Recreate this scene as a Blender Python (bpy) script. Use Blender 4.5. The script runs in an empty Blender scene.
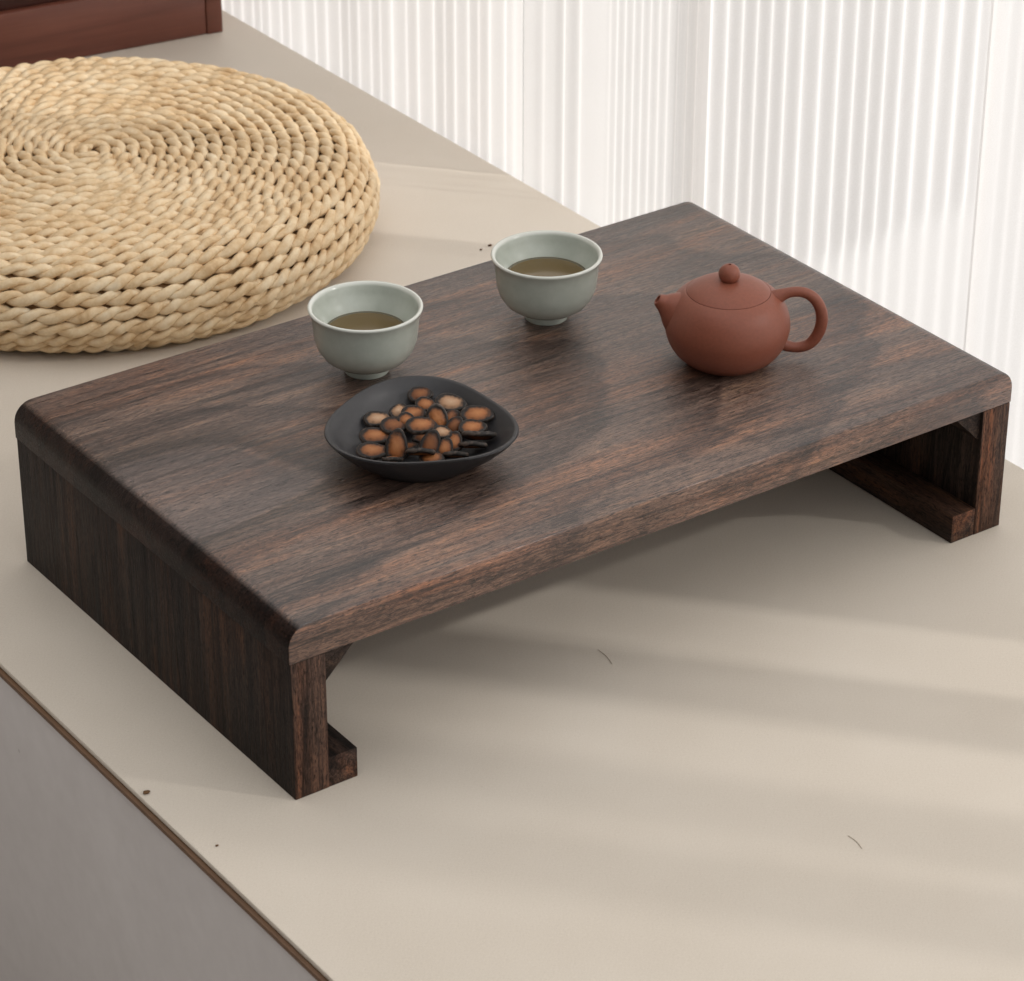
import bpy, bmesh, math, random
from mathutils import Vector, Matrix, Euler
random.seed(7)
CM = 0.01
SC = bpy.context.scene
COL = SC.collection
PI = math.pi

# ------------------------------------------------------------------ helpers
def link(name, verts, faces, mat=None, parent=None, smooth=False, sharp=None):
    """verts in centimetres, in the parent's space -> one linked mesh object"""
    me = bpy.data.meshes.new(name)
    me.from_pydata([(v[0] * CM, v[1] * CM, v[2] * CM) for v in verts], [], faces)
    me.validate(); me.update()
    bm = bmesh.new(); bm.from_mesh(me)
    bmesh.ops.recalc_face_normals(bm, faces=bm.faces)
    bm.to_mesh(me); bm.free()
    if smooth:
        me.polygons.foreach_set('use_smooth', [True] * len(me.polygons))
        if sharp: me.set_sharp_from_angle(angle=math.radians(sharp))
    o = bpy.data.objects.new(name, me); COL.objects.link(o)
    if mat: me.materials.append(mat)
    if parent: o.parent = parent
    return o

def link_bm(name, bm, mat=None, parent=None, smooth=False, sharp=None):
    bmesh.ops.recalc_face_normals(bm, faces=bm.faces)
    bmesh.ops.scale(bm, vec=(CM, CM, CM), verts=bm.verts)
    me = bpy.data.meshes.new(name); bm.to_mesh(me); bm.free()
    if smooth:
        me.polygons.foreach_set('use_smooth', [True] * len(me.polygons))
        if sharp: me.set_sharp_from_angle(angle=math.radians(sharp))
    o = bpy.data.objects.new(name, me); COL.objects.link(o)
    if mat: me.materials.append(mat)
    if parent: o.parent = parent
    return o

def thing(name, label, cat, loc=(0, 0, 0), rz=0.0, group=None):
    o = bpy.data.objects.new(name, None); COL.objects.link(o)
    o.empty_display_size = 0.02
    o.location = Vector(loc) * CM; o.rotation_euler = (0, 0, rz)
    return tag(o, label, cat, group)

def tag(o, label, cat, group=None):
    o['label'] = label; o['category'] = cat
    if group: o['group'] = group
    return o

def struct(o):
    o['kind'] = 'structure'; return o

def bm_box(bm, x0, x1, y0, y1, z0, z1, bevel=0.0, seg=2):
    r = bmesh.ops.create_cube(bm, size=1.0)
    vs = r['verts']
    bmesh.ops.scale(bm, vec=(x1 - x0, y1 - y0, z1 - z0), verts=vs)
    bmesh.ops.translate(bm, vec=((x0 + x1) / 2, (y0 + y1) / 2, (z0 + z1) / 2), verts=vs)
    if bevel > 0:
        es = list({e for v in vs for e in v.link_edges})
        bmesh.ops.bevel(bm, geom=es, offset=bevel, segments=seg, affect='EDGES', profile=0.5)

def box(name, x0, x1, y0, y1, z0, z1, mat, parent=None, bevel=0.0, seg=2):
    bm = bmesh.new(); bm_box(bm, x0, x1, y0, y1, z0, z1, bevel, seg)
    return link_bm(name, bm, mat, parent, smooth=bevel > 0, sharp=40)

def lathe_data(prof, n=64, cx=0, cy=0):
    """closed revolution; a profile point with r == 0 becomes a pole"""
    vs, fs, idx = [], [], []
    for r, z in prof:
        if r < 1e-6:
            idx.append([len(vs)]); vs.append((cx, cy, z))
        else:
            idx.append(list(range(len(vs), len(vs) + n)))
            for k in range(n):
                a = 2 * PI * k / n
                vs.append((cx + r * math.cos(a), cy + r * math.sin(a), z))
    for a, b in zip(idx[:-1], idx[1:]):
        for k in range(n):
            k2 = (k + 1) % n
            if len(a) == 1 and len(b) == 1: continue
            if len(a) == 1: fs.append((a[0], b[k], b[k2]))
            elif len(b) == 1: fs.append((a[k], b[0], a[k2]))
            else: fs.append((a[k], b[k], b[k2], a[k2]))
    return vs, fs

def catmull(pts, n=6):
    out = []
    P = [pts[0]] + list(pts) + [pts[-1]]
    for i in range(1, len(P) - 2):
        p0, p1, p2, p3 = P[i - 1], P[i], P[i + 1], P[i + 2]
        for k in range(n):
            t = k / n
            out.append(tuple(0.5 * ((2 * b) + (-a + c) * t + (2 * a - 5 * b + 4 * c - d) * t * t + (-a + 3 * b - 3 * c + d) * t ** 3)
                             for a, b, c, d in zip(p0, p1, p2, p3)))
    out.append(tuple(pts[-1]))
    return out

def tube_data(path, radii, n=24, cap=True):
    vs, fs = [], []
    P = [Vector(p) for p in path]
    prev = None
    for i, p in enumerate(P):
        t = (P[min(i + 1, len(P) - 1)] - P[max(i - 1, 0)]).normalized()
        ref = prev if prev else (Vector((0, 1, 0)) if abs(t.y) < .9 else Vector((0, 0, 1)))
        u = (ref - t * ref.dot(t)).normalized(); prev = u
        w = t.cross(u)
        for k in range(n):
            a = 2 * PI * k / n
            vs.append(tuple(p + (u * math.cos(a) + w * math.sin(a)) * radii[i]))
    for i in range(len(P) - 1):
        for k in range(n):
            k2 = (k + 1) % n
            fs.append((i * n + k, i * n + k2, (i + 1) * n + k2, (i + 1) * n + k))
    if cap:
        fs.append(tuple(range(n))); fs.append(tuple(range((len(P) - 1) * n, len(P) * n)))
    return vs, fs

# ------------------------------------------------------------------ materials
class NT:
    def __init__(self, name):
        self.m = bpy.data.materials.new(name); self.m.use_nodes = True
        self.t = self.m.node_tree; self.t.nodes.clear()
        self.out = self.n('ShaderNodeOutputMaterial')
    def n(self, typ, **kw):
        nd = self.t.nodes.new(typ)
        for k, v in kw.items():
            if k in nd.inputs: nd.inputs[k].default_value = v
            else: setattr(nd, k, v)
        return nd
    def l(self, a, b): self.t.links.new(a, b)
    def math(self, op, a, b=None, c=None):
        nd = self.n('ShaderNodeMath', operation=op)
        for i, v in enumerate((a, b, c)):
            if v is None: continue
            if isinstance(v, (int, float)): nd.inputs[i].default_value = v
            else: self.l(v, nd.inputs[i])
        return nd.outputs[0]
    def ramp(self, fac, stops):
        nd = self.n('ShaderNodeValToRGB')
        el = nd.color_ramp.elements
        while len(el) < len(stops): el.new(0.5)
        for e, (p, c) in zip(el, stops):
            e.position = p; e.color = (c, c, c, 1) if isinstance(c, (int, float)) else (*c, 1)
        self.l(fac, nd.inputs[0]); return nd.outputs[0]
    def mix(self, fac, a, b, mode='MIX'):
        nd = self.n('ShaderNodeMix', data_type='RGBA', blend_type=mode)
        for i, v in ((0, fac), (6, a), (7, b)):
            if isinstance(v, (int, float)): nd.inputs[i].default_value = v
            elif isinstance(v, tuple): nd.inputs[i].default_value = (*v, 1)
            else: self.l(v, nd.inputs[i])
        return nd.outputs[2]
    def mapped(self, scale, loc=(0, 0, 0), rot=(0, 0, 0)):
        tc = self.n('ShaderNodeTexCoord'); mp = self.n('ShaderNodeMapping')
        mp.inputs['Scale'].default_value = scale; mp.inputs['Location'].default_value = loc
        mp.inputs['Rotation'].default_value = rot
        self.l(tc.outputs['Object'], mp.inputs[0]); return mp.outputs[0]
    def noise(self, vec, scale, detail=4, rough=0.55, dist=0.0):
        nd = self.n('ShaderNodeTexNoise'); nd.inputs['Scale'].default_value = scale
        nd.inputs['Detail'].default_value = detail; nd.inputs['Roughness'].default_value = rough
        nd.inputs['Distortion'].default_value = dist
        self.l(vec, nd.inputs['Vector']); return nd.outputs[0]
    def bsdf(self, color, rough=0.5, spec=0.5, bump=None, bstr=0.2, bdist=0.001, coat=0.0, coat_rough=0.1, sheen=0.0):
        b = self.n('ShaderNodeBsdfPrincipled')
        for k, v in (('Base Color', color), ('Roughness', rough)):
            if isinstance(v, (int, float)): b.inputs[k].default_value = v
            elif isinstance(v, tuple): b.inputs[k].default_value = (*v, 1)
            else: self.l(v, b.inputs[k])
        b.inputs['Specular IOR Level'].default_value = spec
        b.inputs['Coat Weight'].default_value = coat; b.inputs['Coat Roughness'].default_value = coat_rough
        b.inputs['Sheen Weight'].default_value = sheen
        if bump is not None:
            bp = self.n('ShaderNodeBump'); bp.inputs['Strength'].default_value = bstr
            bp.inputs['Distance'].default_value = bdist
            self.l(bump, bp.inputs['Height']); self.l(bp.outputs[0], b.inputs['Normal'])
        self.l(b.outputs[0], self.out.inputs[0]); return b

def wood(name, axis, dark, mid, light, warm, figure=None, rough=0.42, spec=0.45, gain=1.0, bstr=0.35, end_shade=None, face=1.0, warmfac=.75):
    """scorched wood; axis = grain direction; figure = (x, y, squeeze) centre of a cathedral grain figure (m)"""
    t = NT(name)
    def sc(along, across):
        v = [across] * 3; v['XYZ'.index(axis)] = along; return tuple(v)
    def lv(x, lo, hi): return t.ramp(x, [(lo, 0.0), (hi, 1.0)])
    broad = lv(t.noise(t.mapped(sc(2.2, 15)), 1.0, 3, .5, .6), .36, .64)
    band = lv(t.noise(t.mapped(sc(4.0, 90), (3, 1, 2)), 1.0, 4, .65, .6), .34, .66)
    fibre = lv(t.noise(t.mapped(sc(26, 560), (.3, .2, 5)), 1.0, 3, .65, .8), .34, .66)
    fleck = lv(t.noise(t.mapped(sc(120, 520), (7, .2, 1)), 1.0, 2, .6, 1.8), .36, .62)
    pores = t.noise(t.mapped(sc(110, 900), (1, 3, 1)), 1.0, 2, .6, .8)
    if figure:
        fx, fy, sq = figure
        wob = t.noise(t.mapped(sc(5, 14), (1, 2, 0)), 1.0, 1, .5, .3)
        wob2 = t.noise(t.mapped(sc(45, 130), (4, 2, 0)), 1.0, 2, .5, .3)
        tc = t.n('ShaderNodeTexCoord'); sp = t.n('ShaderNodeSeparateXYZ'); t.l(tc.outputs['Object'], sp.inputs[0])
        dx = t.math('MULTIPLY', t.math('SUBTRACT', sp.outputs[0], fx), sq)
        dy = t.math('SUBTRACT', sp.outputs[1], fy)
        d = t.math('SQRT', t.math('ADD', t.math('MULTIPLY', dx, dx), t.math('MULTIPLY', dy, dy)))
        d = t.math('ADD', d, t.math('MULTIPLY', t.math('SUBTRACT', wob, .5), .06))
        d = t.math('ADD', d, t.math('MULTIPLY', t.math('SUBTRACT', wob2, .5), .006))
        s = t.math('FRACT', t.math('MULTIPLY', d, 19.5))
        ring = t.ramp(s, [(0.0, .75), (.12, .9), (.5, .6), (.82, .25), (.95, 0.0), (1.0, .7)])
        heart = t.ramp(d, [(0.0, 1.0), (.049, 1.0), (.0535, 0.0), (1.0, 0.0)])
    else:
        ring = band; heart = None
    v = t.math('MULTIPLY', band, .22)
    for x, k in ((fibre, .24), (ring, .22), (broad, .10), (fleck, .22)):
        v = t.math('ADD', v, t.math('MULTIPLY', x, k))
    col = t.ramp(v, [(.22, dark), (.44, mid), (.62, light), (.84, warm)])
    warmth = t.ramp(t.noise(t.mapped(sc(3.0, 26), (9, 4, 2)), 1.0, 4, .6, .8), [(.46, 0.0), (.62, warmfac)])
    col = t.mix(warmth, col, t.mix(1.0, col, (1.5, 1.08, .80), 'MULTIPLY'))
    if heart is not None:
        col = t.mix(t.math('MULTIPLY', heart, .85), col, t.mix(.5, t.mix(1.0, col, (1.25, 1.3, 1.4), 'MULTIPLY'), (.105, .086, .080)))
        col = t.mix(1.0, col, t.ramp(d, [(0.0, 1.0), (.052, 1.0), (.0545, .30), (.060, .5), (.080, 1.0)]), 'MULTIPLY')
    col = t.mix(1.0, col, t.ramp(pores, [(.36, .22), (.46, 1.0)]), 'MULTIPLY')
    ln = t.noise(t.mapped(sc(1.3, 34), (5, 8, 3)), 1.0, 3, .5, .4)
    ln = t.math('ABSOLUTE', t.math('SUBTRACT', ln, .5))
    col = t.mix(1.0, col, t.ramp(ln, [(0.0, .42), (.006, .5), (.016, 1.0)]), 'MULTIPLY')
    if end_shade or face != 1.0:
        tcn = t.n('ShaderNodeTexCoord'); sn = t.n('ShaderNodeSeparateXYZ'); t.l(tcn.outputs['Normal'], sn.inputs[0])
        if end_shade:
            esh = t.ramp(t.math('ABSOLUTE', sn.outputs[0]), [(.30, 1.0), (.55, (end_shade * 1.15, end_shade * .9, end_shade * .85))])  # board ends darkened in colour to read as unlit, beyond true end grain
            col = t.mix(1.0, col, esh, 'MULTIPLY')
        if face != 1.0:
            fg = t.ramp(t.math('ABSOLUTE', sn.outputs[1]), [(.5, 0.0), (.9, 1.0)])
            col = t.mix(fg, col, t.mix(1.0, col, (face * 1.12, face * .97, face * .88), 'MULTIPLY'))  # front and back painted brighter and warmer: worn edges plus a sunlit look
    if gain != 1.0: col = t.mix(1.0, col, (gain, gain, gain), 'MULTIPLY')
    h = t.math('ADD', t.math('MULTIPLY', fibre, .5), t.math('ADD', t.math('MULTIPLY', pores, .5), t.math('MULTIPLY', fleck, .6)))
    rg = t.math('ADD', t.math('MULTIPLY', fibre, .16), rough - .08)
    b = t.bsdf(col, rg, spec, h, bstr, .0010)
    if end_shade: t.l(t.math('MULTIPLY', esh, spec), b.inputs['Specular IOR Level'])
    return t.m

DK, MD, LT, WM = (.015, .0098, .0080), (.064, .039, .030), (.138, .089, .068), (.27, .162, .103)
M_top = wood('scorched_wood_top', 'X', DK, MD, LT, WM, figure=(0.005, .185, .42), rough=.35, spec=.8, bstr=.28, end_shade=.15, face=1.2)
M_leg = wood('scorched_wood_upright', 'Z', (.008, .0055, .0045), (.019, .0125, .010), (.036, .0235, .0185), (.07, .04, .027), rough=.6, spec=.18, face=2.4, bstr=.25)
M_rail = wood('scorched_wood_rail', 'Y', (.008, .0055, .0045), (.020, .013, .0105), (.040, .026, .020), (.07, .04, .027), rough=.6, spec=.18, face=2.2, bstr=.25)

M_brace = wood('scorched_wood_brace', 'Y', (.010, .007, .006), (.024, .016, .013), (.045, .030, .024), (.07, .045, .032), rough=.6, spec=.18, bstr=.25, warmfac=.3)

def cabinet_wood():
    t = NT('red_brown_cabinet_wood')
    a = t.noise(t.mapped((3, 40, 40)), 1.0, 4, .55, .5)
    b = t.noise(t.mapped((14, 260, 260)), 1.0, 3, .6, .3)
    v = t.math('ADD', t.math('MULTIPLY', a, .7), t.math('MULTIPLY', b, .3))
    c = t.ramp(v, [(.25, (.085, .026, .017)), (.5, (.135, .043, .027)), (.75, (.19, .066, .040))])
    t.bsdf(c, .36, .45, b, .06, .0005); return t.m
M_cab = cabinet_wood()
def cabinet_dark():
    t = NT('dark_cabinet_panel_wood')
    a = t.noise(t.mapped((3, 40, 40)), 1.0, 4, .55, .5)
    c = t.ramp(a, [(.3, (.045, .016, .012)), (.7, (.075, .026, .018))])
    t.bsdf(c, .45, .4); return t.m
M_cabd = cabinet_dark()

def straw():
    t = NT('woven_straw')
    a = t.noise(t.mapped((1, 1, 1)), 95, 3, .6, .3)
    b = t.noise(t.mapped((1, 1, 1)), 22, 2, .5)
    f = t.noise(t.mapped((1, 1, 1)), 620, 2, .6, .6)
    v = t.math('ADD', t.math('MULTIPLY', a, .6), t.math('MULTIPLY', b, .4))
    c = t.ramp(v, [(.32, (.54, .35, .18)), (.44, (.72, .525, .31)), (.58, (.84, .675, .455)), (.75, (.90, .79, .60))])
    c = t.mix(t.math('MULTIPLY', f, .35), c, (.52, .34, .16))
    t.bsdf(c, .55, .3, f, .25, .0006); return t.m
M_straw = straw()
def straw_dark():
    t = NT('straw_filling'); a = t.noise(t.mapped((1, 1, 1)), 200, 3)
    t.bsdf(t.ramp(a, [(.3, (.24, .13, .055)), (.7, (.36, .21, .10))]), .8, .2); return t.m
M_strawd = straw_dark()

def mat_fabric():
    t = NT('beige_woven_matting')
    w1 = t.noise(t.mapped((520, 2600, 800)), 1.0, 2, .6)
    w2 = t.noise(t.mapped((2600, 520, 800), (3, 1, 0)), 1.0, 2, .6)
    w = t.math('ADD', t.math('MULTIPLY', w1, .5), t.math('MULTIPLY', w2, .5))
    big = t.noise(t.mapped((1, 1, 1)), 7, 3, .5)
    c = t.ramp(t.math('ADD', t.math('MULTIPLY', w, .75), t.math('MULTIPLY', big, .25)),
               [(.32, (.50, .435, .36)), (.5, (.585, .52, .44)), (.68, (.64, .58, .505))])
    fib = t.n('ShaderNodeTexVoronoi', feature='F1'); fib.inputs['Scale'].default_value = 1.0
    t.l(t.mapped((14, 9, 1), (.4, .7, 0), (0, 0, .6)), fib.inputs['Vector'])
    speck = t.ramp(fib.outputs['Distance'], [(0.0, 1.0), (.012, .7), (.022, 0.0)])
    c = t.mix(t.math('MULTIPLY', speck, .35), c, (.24, .18, .12))
    t.bsdf(c, .6, .35, w, .25, .0006); return t.m
M_mat = mat_fabric()

def cement(name, c0, c1, rough=.6):
    t = NT(name)
    a = t.noise(t.mapped((1, 1, 1)), 5, 5, .6, .6); b = t.noise(t.mapped((1, 1, 1)), 60, 4, .6)
    v = t.math('ADD', t.math('MULTIPLY', a, .65), t.math('MULTIPLY', b, .35))
    vo = t.n('ShaderNodeTexVoronoi', feature='F1'); vo.inputs['Scale'].default_value = 22
    t.l(t.mapped((1, 1, 1)), vo.inputs['Vector'])
    sp = t.ramp(vo.outputs['Distance'], [(0.0, 1.0), (.035, .8), (.05, 0.0)])
    c = t.mix(t.math('MULTIPLY', sp, .3), t.ramp(v, [(.35, c0), (.65, c1)]), (.12, .10, .09))
    t.bsdf(c, rough, .35, b, .08, .001); return t.m
M_cement = cement('grey_cement_plaster', (.525, .49, .475), (.59, .555, .54))
M_floor = cement('pale_floor_plaster', (.40, .37, .34), (.47, .44, .41))
M_wall = cement('warm_white_plaster', (.50, .46, .42), (.55, .51, .47), .8)
M_white = cement('pale_stone_sill', (.47, .46, .45), (.52, .51, .50), .7)

def simple(name, c, rough=.5, spec=.5, nscale=60, var=.12, **kw):
    t = NT(name); a = t.noise(t.mapped((1, 1, 1)), nscale, 4, .6)
    lo = tuple(x * (1 - var) for x in c); hi = tuple(min(1, x * (1 + var)) for x in c)
    t.bsdf(t.ramp(a, [(.3, lo), (.7, hi)]), rough, spec, a, kw.pop('bstr', .05), .0005, **kw); return t.m
M_edge = simple('brown_edge_band', (.13, .065, .03), .5, .4)
def celadon():
    t = NT('celadon_glaze')
    a = t.noise(t.mapped((1, 1, 1)), 140, 4, .6)
    c = t.ramp(a, [(.3, (.435, .465, .405)), (.7, (.475, .505, .445))])
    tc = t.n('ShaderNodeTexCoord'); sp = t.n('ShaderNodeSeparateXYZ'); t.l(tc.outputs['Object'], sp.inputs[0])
    lip = t.ramp(t.math('MULTIPLY', sp.outputs[2], 10), [(.490, 0.0), (.508, 1.0)])   # rim highlight painted into the colour, over thin pale glaze at the lip
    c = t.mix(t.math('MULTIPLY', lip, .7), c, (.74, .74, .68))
    t.bsdf(c, .22, .5, a, .03, .0005, coat=.35, coat_rough=.12); return t.m
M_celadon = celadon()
M_tea = simple('amber_tea', (.12, .078, .024), .06, .5, 8, .05, bstr=0.0)
M_clay = simple('red_clay', (.235, .072, .042), .46, .4, 420, .08, bstr=.08)
M_clayin = simple('clay_bore_shade', (.03, .012, .009), .8, .2)
M_plate = simple('matte_black_glaze', (.022, .021, .023), .42, .45, 300, .1, bstr=.05)
M_fibre = simple('pale_brown_fibre', (.33, .25, .18), .8, .2)
M_crumb = simple('brown_crumb', (.13, .07, .035), .8, .2)

def seed_mat(name, core, core2):
    t = NT(name)
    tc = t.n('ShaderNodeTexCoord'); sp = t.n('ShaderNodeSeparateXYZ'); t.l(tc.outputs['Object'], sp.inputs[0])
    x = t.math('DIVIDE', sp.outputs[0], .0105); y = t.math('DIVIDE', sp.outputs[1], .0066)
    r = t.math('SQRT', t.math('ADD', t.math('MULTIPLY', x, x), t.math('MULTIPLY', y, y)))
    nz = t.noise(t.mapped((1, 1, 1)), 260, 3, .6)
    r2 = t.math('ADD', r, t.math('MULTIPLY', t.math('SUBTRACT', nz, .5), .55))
    c = t.ramp(r2, [(0.0, core2), (.46, core), (.66, tuple(k * .5 for k in core)), (.80, (.016, .011, .009)), (.93, (.014, .011, .009)), (1.0, (.07, .052, .042))])  # last stop paints an edge highlight along the black rim
    t.bsdf(c, .5, .3, nz, .3, .0008); return t.m
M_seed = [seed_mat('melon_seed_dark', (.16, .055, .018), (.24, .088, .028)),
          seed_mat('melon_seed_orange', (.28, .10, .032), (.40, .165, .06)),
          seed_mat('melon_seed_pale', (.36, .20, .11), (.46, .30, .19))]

def curtain_mat(name, face_on, mid, grazing):
    t = NT(name)
    weave = t.noise(t.mapped((300, 900, 1500)), 1.0, 2, .5)
    c = t.ramp(weave, [(.3, (.90, .88, .865)), (.7, (.95, .935, .925))])
    d = t.n('ShaderNodeBsdfDiffuse'); t.l(c, d.inputs[0])
    tl = t.n('ShaderNodeBsdfTranslucent'); t.l(c, tl.inputs[0])
    tr = t.n('ShaderNodeBsdfTransparent')
    m1 = t.n('ShaderNodeMixShader'); m1.inputs[0].default_value = .58
    t.l(d.outputs[0], m1.inputs[1]); t.l(tl.outputs[0], m1.inputs[2])
    # a sheer weave closes up where it is seen, or lit, along its surface
    lw = t.n('ShaderNodeLayerWeight'); lw.inputs[0].default_value = .5
    op = t.ramp(lw.outputs['Facing'], [(0.0, face_on), (.5, mid), (.9, grazing)])
    m2 = t.n('ShaderNodeMixShader'); t.l(op, m2.inputs[0])
    t.l(tr.outputs[0], m2.inputs[1]); t.l(m1.outputs[0], m2.inputs[2])
    t.l(m2.outputs[0], t.out.inputs[0]); return t.m
M_curtain = curtain_mat('white_sheer_fabric', .80, .88, .985)
M_voile = curtain_mat('white_voile_fabric', .52, .64, .95)

# ------------------------------------------------------------------ setting
bench = thing('bench_platform', 'built-in window bench with grey plaster front and thin brown edge under the beige mat', 'bench', (30, 40, -45))
def in_bench(v): return v
box('bench_body', -38, 38.4, -135, 130, 0, 44.2, M_cement, bench, .15)
box('edge_band', -38.25, 38.4, -135, 130, 44.2, 44.55, M_edge, bench, .05)
bm = bmesh.new(); bm_box(bm, -7.95, 68.9, -95, 169, -.45, 0, .12)
mat_o = link_bm('floor_mat', bm, M_mat, None, True, 40)
tag(mat_o, 'large beige woven mat covering the bench under the low table and straw cushion', 'mat')

struct(box('floor', -260, 190, -260, 176, -47, -45, M_floor))
struct(box('wall_back', -260, 190, 171, 176, -45, 250, M_wall))
struct(box('wall_right', 68.92, 90, -260, 171, -45, -5, M_white))
struct(box('trim_added_ledge', 68.92, 620, -360, 300, -5, -1.25, M_white, None, .3))  # added pale ledge stretched far outside, an even bright backing for the curtains

# ------------------------------------------------------------------ sheer curtains
def smooth(a, b, x):
    t = max(0.0, min(1.0, (x - a) / (b - a))); return t * t * (3 - 2 * t)
def saw(p, k=.3):
    p = p % 1.0
    v = p / k if p < k else 1 - (p - k) / (1 - k)
    return v * v * (3 - 2 * v)
def curtain(name, label, y0, y1, fx, z0=-1.2, z1=232, dy=.11, mat=None):
    zs = [z0, 0] + [i * 1.3 for i in range(1, 31)] + [46, 60, 90, 130, 180, z1]
    n = int((y1 - y0) / dy)
    vs, fs = [], []
    for j, z in enumerate(zs):
        for i in range(n + 1):
            y = y0 + (y1 - y0) * i / n
            vs.append((fx(y, z), y, z))
    for j in range(len(zs) - 1):
        for i in range(n):
            a = j * (n + 1) + i
            fs.append((a, a + 1, a + n + 2, a + n + 1))
    o = link(name, vs, fs, mat or M_curtain, None, True)
    return tag(o, label, 'curtain', 'white sheer curtains along the bench')
def jit(i, s): return math.sin(i * 12.9898 + s * 78.233) * .5
def fx_left(y, z):
    q = (y - 46) / 2.05
    p = q + .22 * math.sin(q * .7) + .1 * math.sin(q * 2.3)
    amp = .42 * smooth(72.5, 76, y) * (1 - .4 * smooth(100, 108, y))
    x = 69.25 + amp * saw(p, .42) + .12 * math.sin(y * .33)
    x += .35 * math.exp(-((y - 64.5) / .7) ** 2) + .3 * math.exp(-((y - 66.6) / .5) ** 2) + .2 * math.exp(-((y - 69.5) / .6) ** 2)
    x += .06 * math.sin(y * 5.2) * smooth(46, 47, y) * (1 - smooth(58, 60, y))
    return x + .30 * smooth(57.5, 63, y)
def fx_mid(y, z):
    q = (y - 13) / 1.98
    p = q + .12 * math.sin(q * .9)
    zl = 8.6 + (29.4 - y) * .672
    fade = .3 + .7 * smooth(zl - 1.2, zl + 1.2, z)
    amp = (.42 + .14 * smooth(18, 30, y)) * fade * smooth(12.4, 15.5, y)
    return 70.4 + amp * saw(p, .45) - .5 * smooth(34, 12, y)
def fx_right(y, z):
    q = y / 1.6
    return 69.35 + .07 * saw(q + .2 * math.sin(q), .4) + .2 * smooth(9, 2, y) + .2 * math.sin(y * .31)
curtain('sheer_curtain', 'pleated white sheer curtain panel between the dark wooden cabinet and the cups', 72.1, 134, fx_left)
curtain('sheer_curtain', 'smooth thin white sheer curtain panel behind the back right corner of the table', 45.6, 71.9, fx_left, mat=M_voile)
curtain('sheer_curtain', 'white sheer curtain panel with strong even pleats behind the red clay teapot', 12.2, 48.6, fx_mid)
curtain('sheer_curtain', 'smooth white sheer curtain panel beside the right front corner of the table', -34.0, 13.2, fx_right)

# ------------------------------------------------------------------ low table
W, D, H, T, R, L = 61.43, 36.82, 13.0, 2.68, 1.5, 2.6
table = thing('low_table', 'low dark scorched-wood tea table with rounded ends standing on the beige mat', 'table', (0, 0, 0))
# top board: rounded at both ends, soft edge along front and back
def top_board():
    prof = []; OV = .12
    n = 8
    for k in range(n + 1):
        a = PI - (PI / 2) * k / n
        prof.append((R - OV + R * math.cos(a), H - R + R * math.sin(a)))
    for k in range(n + 1):
        a = PI / 2 - (PI / 2) * k / n
        prof.append((W + OV - R + R * math.cos(a), H - R + R * math.sin(a)))
    prof.append((W + OV, H - T)); prof.append((-OV, H - T))
    rows = [(0, .12), (.04, .04), (.14, 0), (D - .14, 0), (D - .04, .04), (D, .12)]
    cx, cz = W / 2, H - T / 2
    vs, fs = [], []
    for y, ins in rows:
        for (x, z) in prof:
            vs.append((x - ins * (1 if x > cx else -1) * (1 if abs(x - cx) > W / 2 - R - .01 else 0), y, z - (ins if z > H - T + .01 else -ins * .4)))
    m = len(prof)
    for j in range(len(rows) - 1):
        for k in range(m):
            fs.append((j * m + k, j * m + (k + 1) % m, (j + 1) * m + (k + 1) % m, (j + 1) * m + k))
    fs.append(tuple(range(m))); fs.append(tuple(range((len(rows) - 1) * m, len(rows) * m)))
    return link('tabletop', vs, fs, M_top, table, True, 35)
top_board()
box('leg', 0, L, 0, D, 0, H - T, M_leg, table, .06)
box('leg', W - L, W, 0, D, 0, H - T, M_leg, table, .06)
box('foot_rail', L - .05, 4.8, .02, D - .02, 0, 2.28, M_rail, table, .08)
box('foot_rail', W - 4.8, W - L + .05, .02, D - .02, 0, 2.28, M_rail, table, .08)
def brace(x, s):
    a, y0, y1, z = 2.35, .3, D - .3, H - T
    vs = []
    for y in (y0, y1): vs += [(x, y, z), (x + s * a, y, z), (x + s * a, y, z - .12), (x + s * .12, y, z - a), (x, y, z - a)]
    fs = [(0, 1, 2, 3, 4), (5, 6, 7, 8, 9)] + [(k, (k + 1) % 5, 5 + (k + 1) % 5, 5 + k) for k in range(5)]
    link('corner_brace', vs, fs, M_brace, table)
brace(L, 1); brace(W - L, -1)

# ------------------------------------------------------------------ tea cups
def cup_profile():
    outer = [(0, .25), (1.25, .25), (1.35, .02), (1.62, .02), (1.66, .12), (1.6, .5), (1.72, .62), (2.42, .85), (3.05, 1.3),
             (3.48, 1.95), (3.72, 2.7), (3.8, 3.5), (3.88, 4.3), (3.98, 4.75), (4.1, 4.95), (4.14, 5.05), (4.10, 5.14), (4.0, 5.17), (3.88, 5.12)]
    inner = [(3.76, 4.9), (3.66, 4.5), (3.5, 4.1), (3.25, 3.7), (2.95, 3.2), (2.6, 2.5), (2.2, 1.8), (1.5, 1.25), (.7, 1.0), (0, .95)]
    return outer + inner
def cup(label, loc, tea_z, tea_r, tea_label):
    vs, fs = lathe_data(cup_profile(), 72)
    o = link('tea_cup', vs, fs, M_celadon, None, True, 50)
    o.location = Vector(loc) * CM
    tag(o, label, 'cup', 'celadon tea cups on the low table')
    tv, tf = lathe_data([(0, tea_z), (tea_r * .9, tea_z), (tea_r, tea_z + .03), (tea_r - .06, tea_z - .12), (0, tea_z - .12)], 72)
    l = link('tea', tv, tf, M_tea, None, True)
    l.location = Vector(loc) * CM
    tag(l, tea_label, 'tea', 'tea in the two cups')
cup('pale celadon tea cup on the table nearest the straw cushion, above the black dish', (23.22, 26.8, H), 3.22, 2.93, 'amber tea filling the cup nearest the straw cushion')
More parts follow.
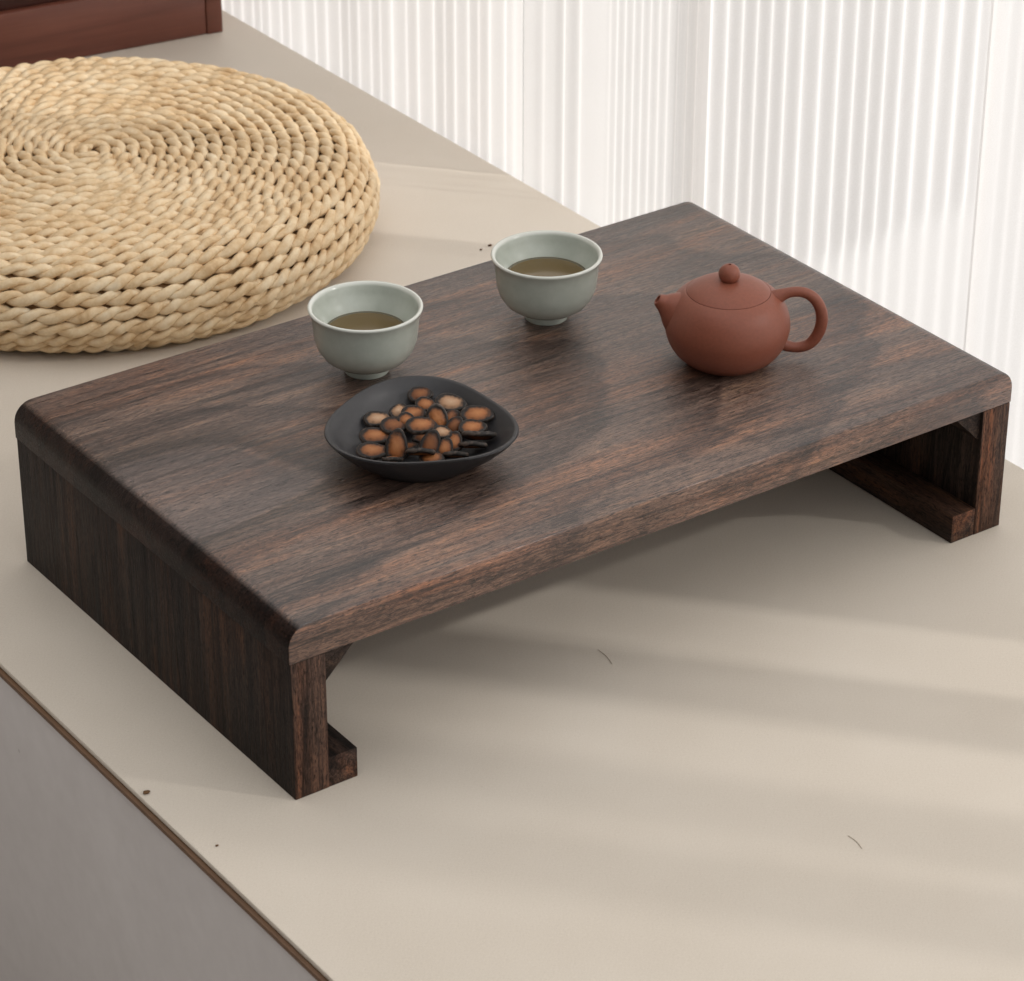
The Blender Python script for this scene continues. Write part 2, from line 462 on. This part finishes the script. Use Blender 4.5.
cup('pale celadon tea cup on the table nearest the curtain, left of the red teapot', (38.9, 26.38, H), 3.42, 3.05, 'amber tea filling the cup nearest the curtain')

# ------------------------------------------------------------------ teapot
pot = thing('teapot', 'small round red clay teapot with ball-knobbed lid on the right of the dark table', 'teapot', (45.48, 13.21, H), -.619)
body = [(0, .2), (2.3, .2), (2.45, .0), (2.7, .0), (3.15, .28), (3.78, .85), (4.24, 1.6), (4.48, 2.4), (4.53, 3.0), (4.42, 3.7), (4.14, 4.4), (3.75, 4.95),
        (3.35, 5.3), (3.06, 5.48), (3.02, 5.46), (2.98, 5.3), (2.6, 5.25), (2.6, 5.1), (3.4, 4.6), (3.9, 3.0), (3.3, 1.0), (0, .5)]
vs, fs = lathe_data(catmull(body[3:14], 3), 72)
bprof = [(0, .2), (2.3, .2), (2.45, .0)] + catmull(body[3:14], 4) + body[14:]
vs, fs = lathe_data(bprof, 80)
link('body', vs, fs, M_clay, pot, True, 40)
lid = [(0, 5.3), (2.93, 5.36), (3.0, 5.44), (3.015, 5.49)] + catmull([(2.94, 5.56), (2.5, 5.84), (1.8, 6.12), (1.0, 6.3), (.4, 6.36), (0, 6.37)], 4)
vs, fs = lathe_data(lid, 80)
lid_o = link('lid', vs, fs, M_clay, pot, True, 40)
kz = 6.86
knob = [(0, 6.3), (.5, 6.32), (.42, 6.4), (.46, 6.45)] + [(.78 * math.cos(a), kz + .74 * math.sin(a)) for a in [(-.9 + 2.3 * k / 16) for k in range(17)]] + [(.12, kz + .74), (.10, kz + .6), (0, kz + .58)]
vs, fs = lathe_data(knob, 40)
link('knob', vs, fs, M_clay, lid_o, True, 50)
hp = catmull([(3.3, 0, 4.9), (3.9, 0, 5.22), (4.6, 0, 5.42), (5.4, 0, 5.38), (6.1, 0, 4.98), (6.62, 0, 4.2), (6.8, 0, 3.2), (6.62, 0, 2.2), (6.1, 0, 1.35), (5.35, 0, 1.0), (4.55, 0, 1.05), (3.6, 0, 1.4)], 6)
def hr(i, n):
    t = i / (n - 1)
    return .36 + .26 * math.exp(-(t / .09) ** 2) + .08 * math.exp(-((t - .55) / .25) ** 2) + .12 * math.exp(-((1 - t) / .08) ** 2)
vs, fs = tube_data(hp, [hr(i, len(hp)) for i in range(len(hp))], 24)
link('handle', vs, fs, M_clay, pot, True, 60)
sp_path = catmull([(-2.5, 0, 3.35), (-3.2, 0, 3.68), (-3.8, 0, 4.0), (-4.3, 0, 4.3), (-4.72, 0, 4.55), (-5.08, 0, 4.8)], 5)
ctrl = [2.1, 1.95, 1.56, 1.04, .64, .42]
def lerp_list(c, t):
    f = t * (len(c) - 1); i = min(int(f), len(c) - 2); return c[i] + (c[i + 1] - c[i]) * (f - i)
sr = [lerp_list(ctrl, i / (len(sp_path) - 1)) for i in range(len(sp_path))]
# turn the lip inwards into a bore
tipdir = (Vector(sp_path[-1]) - Vector(sp_path[-3])).normalized()
pth = list(sp_path) + [tuple(Vector(sp_path[-1]) + tipdir * .04), tuple(Vector(sp_path[-1]) + tipdir * .02), tuple(Vector(sp_path[-1]) - tipdir * .5)]
vs, fs = [], []
vs, fs = tube_data(sp_path, sr, 28, cap=False)
n = 28
ring_c = Vector(sp_path[-1]); base = len(vs) - n
for rr, off in ((.36, .03), (.29, .0), (.24, -.6)):
    st = len(vs)
    for k in range(n):
        d = (Vector(vs[base + k]) - ring_c).normalized()
        vs.append(tuple(ring_c + d * rr + tipdir * off))
    p0 = st - n
    for k in range(n): fs.append((p0 + k, p0 + (k + 1) % n, st + (k + 1) % n, st + k))
spout = link('spout', vs, fs, M_clay, pot, True, 60)
st = len(vs) - n
bc = ring_c - tipdir * .45
bv = [tuple(bc + (Vector(vs[base + k]) - ring_c).normalized() * .25) for k in range(n)] + [tuple(bc - tipdir * .1)]
link('bore_shade_cap', bv, [(k, (k + 1) % n, n) for k in range(n)], M_clayin, spout)  # dark cap closing the bore, its colour standing for the shade inside

# ------------------------------------------------------------------ black dish
DCX, DCY = 18.99592724, 13.67416688
CO = [6.365, 0.222, 0.238, 0.042, -0.085, -0.486, -0.011, -0.083, -0.034]
def dish_r(a):
    r = CO[0]
    for k in range(1, 5): r += CO[2 * k - 1] * math.cos(k * a) + CO[2 * k] * math.sin(k * a)
    return r
def dish():
    # (radial share, height, roundness of outline 0..1)
    rows = [(.0, .2, 0), (.50, .2, .2), (.52, .0, .2), (.57, .0, .2), (.61, .22, .25), (.72, .7, .45), (.84, 1.35, .75), (.94, 2.05, .95), (.985, 2.42, 1), (1.0, 2.58, 1), (.993, 2.68, 1),
            (.972, 2.7, 1), (.948, 2.62, 1), (.88, 2.1, .9), (.78, 1.45, .75), (.64, .92, .5), (.46, .66, .3), (.24, .57, .2), (0, .55, 0)]
    n = 96; vs, fs, idx = [], [], []
    for s, z, q in rows:
        if s == 0: idx.append([len(vs)]); vs.append((0, 0, z)); continue
        idx.append(list(range(len(vs), len(vs) + n)))
        for k in range(n):
            a = 2 * PI * k / n
            r = s * (dish_r(a) * q + 6.3 * (1 - q))
            vs.append((r * math.cos(a), r * math.sin(a), z))
    for a, b in zip(idx[:-1], idx[1:]):
        for k in range(n):
            k2 = (k + 1) % n
            if len(a) == 1: fs.append((a[0], b[k], b[k2]))
            elif len(b) == 1: fs.append((a[k], b[0], a[k2]))
            else: fs.append((a[k], b[k], b[k2], a[k2]))
    o = link('dish', vs, fs, M_plate, None, True, 50)
    o.location = Vector((DCX, DCY, H)) * CM
    tag(o, 'matte black rounded-triangle dish holding melon seeds on the dark table', 'dish')
dish()

# ------------------------------------------------------------------ melon seeds
def seed_mesh(name, mat, v):
    """flat drop-shaped seed, 2.1 x 1.32 x .46 cm, raised rim round a domed middle"""
    n = 40; rows = [(0, .20), (.3, .195), (.55, .165), (.68, .12), (.76, .135), (.88, .15), (.97, .09), (1.0, 0.0), (.97, -.09), (.88, -.15), (.76, -.13), (.66, -.12), (.4, -.18), (0, -.19)]
    vs, fs, idx = [], [], []
    for s, z in rows:
        if s == 0: idx.append([len(vs)]); vs.append((0, 0, z)); continue
        idx.append(list(range(len(vs), len(vs) + n)))
        for k in range(n):
            a = 2 * PI * k / n
            x = 1.05 * math.cos(a); y = .66 * math.sin(a) * (1 - .20 * math.cos(a)) 
            x += .05 * v * math.sin(3 * a)
            bend = .06 * v * x * x
            vs.append((x * s, y * s, z + bend * s + .02 * v * math.sin(5 * a) * s))
    for a, b in zip(idx[:-1], idx[1:]):
        for k in range(n):
            k2 = (k + 1) % n
            if len(a) == 1: fs.append((a[0], b[k], b[k2]))
            elif len(b) == 1: fs.append((a[k], b[0], a[k2]))
            else: fs.append((a[k], b[k], b[k2], a[k2]))
    return link(name, vs, fs, mat, None, True, 60)
SEEDS = [
 (22.02, 18.04, 2.1, 0.52, -0.08, -0.49, 1.59, 0.4, 'dark-rimmed melon seed at the very back of the heap, farthest from the camera'),
 (21.25, 16.25, 2.33, 0.61, 0.09, -0.75, 1.3, 0.8, 'small orange melon seed leaning on the farthest seed at the back of the heap'),
 (23.03, 15.73, 2.1, 0.5, 0.09, -0.81, 2.02, 1.0, 'palest cream melon seed at the back right of the heap'),
 (23.45, 13.15, 2.2, 0.45, -0.02, -0.56, 2.12, 0.6, 'large flat orange melon seed at the right end, in front of the palest one'),
 (19.76, 17.41, 1.74, 0.26, -0.35, 0.29, 1.3, 0.9, 'small pale melon seed half hidden at the back left of the heap'),
 (20.13, 16.03, 2.05, 0.61, 0.0, -0.62, 1.59, 0.5, 'red-brown melon seed high on the heap just behind its middle'),
 (18.04, 17.38, 1.65, 0.35, 0.02, -0.68, 1.8, 0.95, 'pale orange melon seed, backmost of the three at the left edge of the heap'),
 (18.04, 15.27, 2.1, 0.44, -0.0, -0.62, 1.8, 0.3, 'melon seed with broad black ring and small brown centre, left in the heap'),
 (20.96, 14.3, 2.19, 0.63, 0.9, -1.44, 1.8, 0.5, 'melon seed standing on edge near the middle with a tall dark rim on its right'),
 (18.9, 14.98, 2.33, 0.64, 0.31, -1.01, 1.3, 0.6, 'small melon seed tucked between the black-ringed seed and the top middle one'),
 (19.33, 13.85, 2.33, 0.38, -0.0, -0.62, 2.02, 0.7, 'long orange melon seed lying on top in the middle of the heap'),
 (22.22, 14.55, 1.74, 0.51, -0.5, 0.09, 1.3, 0.4, 'narrow dark melon seed tilted in the gap below the palest seed'),
 (21.68, 13.32, 1.83, 0.6, -0.67, 0.12, 1.3, 0.2, 'darkest small melon seed right of the tall-rimmed middle seed'),
 (22.35, 12.11, 1.98, 0.42, -0.0, -0.62, 1.75, 0.8, 'bright orange melon seed on the right, in front of the large flat one'),
 (16.64, 15.5, 1.6, 0.35, 0.01, -0.66, 2.07, 0.7, 'orange melon seed, middle of the three at the left edge of the heap'),
 (16.69, 13.0, 1.97, 0.15, -1.04, 0.78, 2.12, 0.5, 'largest upright brown melon seed facing the camera at the front left of the heap'),
 (18.79, 12.0, 1.92, 0.46, -0.88, 0.38, 1.8, 0.35, 'upright dark-rimmed melon seed facing the camera at the front middle of the heap'),
 (20.09, 12.44, 2.15, 0.32, 0.14, -1.01, 1.3, 0.9, 'small pale melon seed lying between the middle and the right of the heap'),
 (20.44, 11.57, 1.78, 0.3, -0.83, 0.55, 1.3, 0.7, 'small round orange-brown melon seed, farther of two side by side at front right'),
 (19.5, 11.32, 1.7, 0.39, -0.8, 0.43, 1.3, 0.75, 'small round orange-brown melon seed, nearer of two side by side at front right'),
 (22.27, 11.26, 1.78, -0.7, -0.02, -0.65, 2.12, 0.3, 'long grey melon seed seen edge-on, the farthest of the edge-on ones at right'),
 (21.37, 10.76, 1.6, -0.61, -0.03, -0.66, 1.8, 0.4, 'tilted edge-on melon seed in front of the long grey one at right'),
 (15.4, 13.95, 1.52, 0.31, 0.03, -0.72, 2.02, 0.8, 'pinkish melon seed, frontmost of the three at the left edge of the heap'),
 (15.93, 12.37, 1.47, -0.52, 0.0, -0.62, 1.3, 0.6, 'thin edge-on melon seed by the front rim of the dish at left'),
 (17.63, 11.53, 1.88, -0.66, -0.02, -0.65, 1.8, 0.5, 'edge-on melon seed slanting between the two upright seeds at the front'),
 (19.79, 10.49, 1.47, -0.61, -0.01, -0.64, 1.59, 0.5, 'edge-on melon seed by the front rim of the dish at right'),
 (18.18, 10.94, 1.43, 0.26, -0.01, -0.58, 1.59, 0.8, 'flat brown melon seed low against the middle of the front rim of the dish'),
]
for i, (x, y, z, ex, ey, ez, ln, pale, lab) in enumerate(SEEDS):
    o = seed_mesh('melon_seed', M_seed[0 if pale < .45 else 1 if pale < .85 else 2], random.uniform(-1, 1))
    o.location = Vector((x, y, H + z)) * CM
    o.rotation_euler = (ex, ey, ez)
    s = ln / 2.1 * 1.15
    o.scale = (s, s ** .6 * 1.08, s ** .5 * 1.15)
    tag(o, lab, 'melon seed', 'melon seeds in the black dish')

for k in range(9):
    a = 2 * PI * k / 8 + .3; r = 2.1 if k < 8 else 0
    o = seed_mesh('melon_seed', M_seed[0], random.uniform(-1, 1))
    o.location = Vector((DCX + .9 + r * math.cos(a), DCY + .7 + r * math.sin(a), H + (1.12 if k < 8 else .85))) * CM
    o.rotation_euler = (.12 * math.sin(a * 3), -.1 * math.cos(a * 2), a * 1.7)
    tag(o, 'dark melon seed buried low inside the heap under the other seeds', 'melon seed', 'melon seeds in the black dish')

# ------------------------------------------------------------------ straw cushion
CR, CH, CC = 25.0, 8.4, (31.0, 83.0)
def cushion():
    root = thing('straw_cushion', 'round natural straw floor cushion of coiled braid on the mat behind the table', 'cushion', (CC[0], CC[1], 0))
    er, rr = 3.6, .33
    RR, HH = CR - rr * 1.2, CH / 2 - rr
    # profile: domed top, rounded side, underside
    prof = []
    for k in range(60):
        r = (RR - er) * k / 60
        prof.append((r, CH - rr - .25 * (r / (RR - er)) ** 2))
    zt = CH - rr - .25
    mid = CH * .44
    for k in range(41):
        a = PI / 2 - PI * k / 40
        h = (zt - mid) if a > 0 else (mid - rr)
        prof.append((RR - er + er * math.cos(a), mid + h * math.sin(a)))
    arc = [0]
    for a, b in zip(prof[:-1], prof[1:]): arc.append(arc[-1] + math.hypot(b[0] - a[0], b[1] - a[1]))
    def at(u):
        lo, hi = 0, len(arc) - 1
        while hi - lo > 1:
            m = (lo + hi) // 2
            if arc[m] <= u: lo = m
            else: hi = m
        t = (u - arc[lo]) / (arc[hi] - arc[lo])
        a, b = prof[lo], prof[hi]
        d = Vector((b[0] - a[0], b[1] - a[1])).normalized()
        return a[0] + (b[0] - a[0]) * t, a[1] + (b[1] - a[1]) * t, d
    pitch, period, step = 1.2, 3.7, .26
    U = arc[-1] - .3
    pts, s, u, phi = [], 0.0, .35, 0.6
    while u < U:
        r, z, d = at(u)
        pts.append((u, phi, s, r, z, d))
        dphi = step / max(r, .35)
        phi += dphi; s += step; u += pitch * dphi / (2 * PI)
    vs, fs = [], []
    for strand in (0, 1):
        prevring = None
        for i, (u, phi, s, r, z, d) in enumerate(pts):
            c, sn = math.cos(phi), math.sin(phi)
            er_ = Vector((c, sn, 0)); ez_ = Vector((0, 0, 1)); ta = Vector((-sn, c, 0))
            lat = er_ * d[0] + ez_ * d[1]
            nor = er_ * (-d[1]) + ez_ * d[0]
            wob = .55 * math.sin(s * .41) + .45 * math.sin(s * .173 + 1) + .3 * math.sin(s * 1.13 + 2)
            th = 2 * PI * s / period + PI * strand + wob
            # lobes swell where the strand rides over, and thin where it dives
            la, na = .33, .23
            cen = Vector((r * c, r * sn, z)) + lat * (la * math.cos(th) + .05 * math.sin(s * .23)) + nor * (na * math.sin(th) + .06 * math.sin(s * .31 + u))
            k1 = 2 * PI / period
            tan = (ta - lat * (la * k1 * math.sin(th)) + nor * (na * k1 * math.cos(th))).normalized()
            a1 = (lat - tan * lat.dot(tan)).normalized(); a2 = tan.cross(a1)
            sz = .345 + .055 * math.sin(th) + .04 * math.sin(s * .77 + strand * 2) + .025 * math.sin(s * 1.9 + strand)
            ring = []
            for k in range(7):
                g = 2 * PI * k / 7
                p = cen + a1 * (sz * 1.12 * math.cos(g)) + a2 * (sz * .92 * math.sin(g))
                ring.append(len(vs)); vs.append((p.x, p.y, max(p.z, .02)))
            if prevring:
                for k in range(7):
                    fs.append((prevring[k], prevring[(k + 1) % 7], ring[(k + 1) % 7], ring[k]))
            else: fs.append(tuple(ring))
            prevring = ring
        fs.append(tuple(prevring))
    link('braided_cover', vs, fs, M_straw, root, True)
    core = [(0, CH - .75)] + [(r - .34 * (1 if r > RR - er - .1 else 0), z - .34 * (1 if z > mid else -.6)) for r, z in prof[6:]] + [(0, .12)]
    v2, f2 = lathe_data(core, 96)
    link('filling', v2, f2, M_strawd, root, True, 50)
    # a few loose straw ends
    for k, (a, r, z, hd, ln) in enumerate([(1.15, 23.2, 7.2, 1.9, 1.2), (4.75, 24.6, 3.0, 5.6, 1.6), (5.05, 24.9, 4.0, 5.9, 1.3), (5.35, 24.4, 5.2, .2, 1.8), (5.6, 23.9, 5.8, .5, 1.5)]):
        p = Vector((r * math.cos(a), r * math.sin(a), z))
        q = p + Vector((math.cos(hd), math.sin(hd), .35)) * ln * .6 + Vector((math.cos(a), math.sin(a), 0)) * .3
        m = (p + q) / 2 + Vector((0, 0, .18))
        v3, f3 = tube_data(catmull([tuple(p), tuple(m), tuple(q)], 4), [.045] * 9, 6)
        link('loose_straw', v3, f3, M_straw, root, True)
cushion()

# ------------------------------------------------------------------ wooden cabinet at the back
cab = thing('wooden_cabinet', 'red-brown wooden cabinet standing on the mat behind the straw cushion', 'cabinet', (65.7, 119.2, 0))
cab.rotation_euler = (0, 0, math.radians(-7.0))
box('post', -1.75, 0, 0, 1.8, 0, 42, M_cab, cab, .12)
box('post', -62, -60.25, 0, 1.8, 0, 42, M_cab, cab, .12)
box('base_rail', -60.25, -1.75, .12, 1.7, 0.02, 6.0, M_cab, cab, .15)
box('top_rail', -60.25, -1.75, .12, 1.7, 37, 42, M_cab, cab, .15)
for k in range(2):
    xa = -60.2 + k * 29.25
    dpan = box('door', xa + .05, xa + 29.1, .9, 2.2, 6.05, 36.95, M_cabd, cab, .12)
    vs, fs = lathe_data([(0, 0), (.35, 0), (.3, .5), (.6, .8), (.62, 1.1), (.4, 1.35), (0, 1.4)], 24)
    kx = xa + (26.6 if k == 0 else 2.6)
    vs = [(kx + a, .9 - c, 21 + b) for a, b, c in vs]
    link('knob', vs, fs, M_cab, dpan, True, 50)
box('side_panel', -1.6, -.25, 1.8, 9, 0.02, 42, M_cab, cab)
box('side_panel', -61.75, -60.4, 1.8, 9, 0.02, 42, M_cab, cab)
box('back_panel', -60.4, -1.6, 8, 9, 0.02, 42, M_cabd, cab)
box('cabinet_top', -62.3, .3, -.4, 9.2, 42, 44, M_cab, cab, .2)

# ------------------------------------------------------------------ crumbs
def crumb(label, loc, s):
    bm = bmesh.new(); bmesh.ops.create_icosphere(bm, subdivisions=2, radius=1)
    for v in bm.verts:
        f = 1 + .25 * math.sin(v.co.x * 7 + loc[0]) * math.sin(v.co.y * 6)
        v.co = Vector((v.co.x * s * 1.5 * f, v.co.y * s * f, (v.co.z * .6 + .6) * s * f))
    o = link_bm('crumb', bm, M_crumb, None, True)
    o.location = Vector(loc) * CM
    tag(o, label, 'crumb', 'brown crumbs on the mat')
crumb('brown crumb on the edge of the mat in front of the table leg', (-7.45, 6.25, 0), .17)
crumb('tiny brown speck on the mat near its front edge, left of the table leg', (-6.67, -1.34, 0), .08)
crumb('tiny brown speck on the mat just behind the table, nearer the curtain', (58.49, 61.63, 0), .13)
crumb('tiny brown speck on the mat just behind the table, farther from the curtain', (57.37, 61.41, 0), .09)
def fibre(label, p, q):
    p, q = Vector((*p, .03)), Vector((*q, .03))
    m = (p + q) / 2 + Vector((.12, .05, .0))
    v, f = tube_data(catmull([tuple(p - p), tuple(m - p), tuple(q - p)], 4), [.018] * 9, 6)
    o = link('loose_fibre', v, f, M_fibre, None, True); o.location = p * CM
    tag(o, label, 'fibre', 'loose fibres on the mat')
fibre('short thin brown fibre on the mat in front of the middle of the table', (26.74, 3.29), (26.45, 1.29))
fibre('short thin brown fibre on the mat at the lower right of the photo', (26.55, -23.44), (26.36, -25.01))

# ------------------------------------------------------------------ light
w = bpy.data.worlds.new('daylight'); SC.world = w; w.use_nodes = True
nt = w.node_tree; nt.nodes.clear()
tc = nt.nodes.new('ShaderNodeTexCoord'); sx = nt.nodes.new('ShaderNodeVectorMath'); sx.operation = 'DOT_PRODUCT'
sx.inputs[1].default_value = Vector((.70, -.15, .70)).normalized()
nt.links.new(tc.outputs['Generated'], sx.inputs[0])
rp = nt.nodes.new('ShaderNodeValToRGB')
mr = nt.nodes.new('ShaderNodeMapRange')
mr.inputs['From Min'].default_value = -1; mr.inputs['From Max'].default_value = 1
nt.links.new(sx.outputs['Value'], mr.inputs[0]); nt.links.new(mr.outputs[0], rp.inputs[0])
el = rp.color_ramp.elements
el[0].position = .0; el[0].color = (.07, .068, .066, 1)
el[1].position = 1.0; el[1].color = (1.0, 1.0, 1.0, 1)
e = el.new(.42); e.color = (.085, .083, .081, 1)
e = el.new(.56); e.color = (.32, .316, .31, 1)
e = el.new(.72); e.color = (.9, .895, .89, 1)
bg = nt.nodes.new('ShaderNodeBackground'); bg.inputs[1].default_value = 1.0
nt.links.new(rp.outputs[0], bg.inputs[0])
wo = nt.nodes.new('ShaderNodeOutputWorld'); nt.links.new(bg.outputs[0], wo.inputs[0])

sun = bpy.data.lights.new('sun', 'SUN'); sun.energy = 2.2; sun.angle = math.radians(2.0); sun.color = (1.0, .975, .94)
so = bpy.data.objects.new('sun', sun); COL.objects.link(so)
elv = math.radians(33); dh = Vector((-.66, .75, 0)).normalized()
dirv = Vector((dh.x * math.cos(elv), dh.y * math.cos(elv), -math.sin(elv)))
so.rotation_euler = dirv.to_track_quat('-Z', 'Y').to_euler(); so.location = (2.5, -2, 2)

# unseen curtain panels added beyond the frame to shape the sun streaks
def fx_far(y, z): return 71.0 + .55 * saw(y / 1.7 + .2 * math.sin(y), .4)
def fx_voile(y, z): return 69.6 + .42 * saw(y / 2.0 + .15 * math.sin(y * .5), .4)
curtain('sheer_curtain', 'unseen thin white voile curtain added to filter the sun, beyond the right side of the frame', -125, -34.1, fx_voile, dy=.25, mat=M_voile)
curtain('sheer_curtain', 'unseen narrow gathered white sheer curtain added to band the sunlight, beyond the right side of the frame, nearest the table', -57, -46.5, fx_far)
curtain('sheer_curtain', 'unseen narrow gathered white sheer curtain added to band the sunlight, beyond the right side of the frame, second from the table', -77.5, -67.5, fx_far, mat=M_voile)
curtain('sheer_curtain', 'unseen narrow gathered white sheer curtain added to band the sunlight, beyond the right side of the frame, farthest from the table', -90, -79.5, fx_far, mat=M_voile)

# ------------------------------------------------------------------ camera
cd = bpy.data.cameras.new('camera'); cam = bpy.data.objects.new('camera', cd); COL.objects.link(cam)
rotm = Matrix(((0.81531, 0.28333, -0.50496), (-0.57901, 0.40289, -0.70882), (0.00261, 0.87029, 0.49253)))
cam.matrix_world = Matrix.Translation(Vector((-85.401, -143.779, 117.315)) * CM) @ rotm.to_4x4()
cd.sensor_fit = 'HORIZONTAL'; cd.sensor_width = 36; cd.lens = 3149.85 * 36 / 1024
cd.clip_start = .05; cd.clip_end = 60
cd.dof.use_dof = True; cd.dof.focus_distance = 2.22; cd.dof.aperture_fstop = 20
SC.camera = cam

SC.view_settings.view_transform = 'Standard'; SC.view_settings.look = 'None'
SC.view_settings.gamma = 1; SC.view_settings.use_curve_mapping = False
SC.view_settings.exposure = 0.52
SC.cycles.max_bounces = 10; SC.cycles.transparent_max_bounces = 12
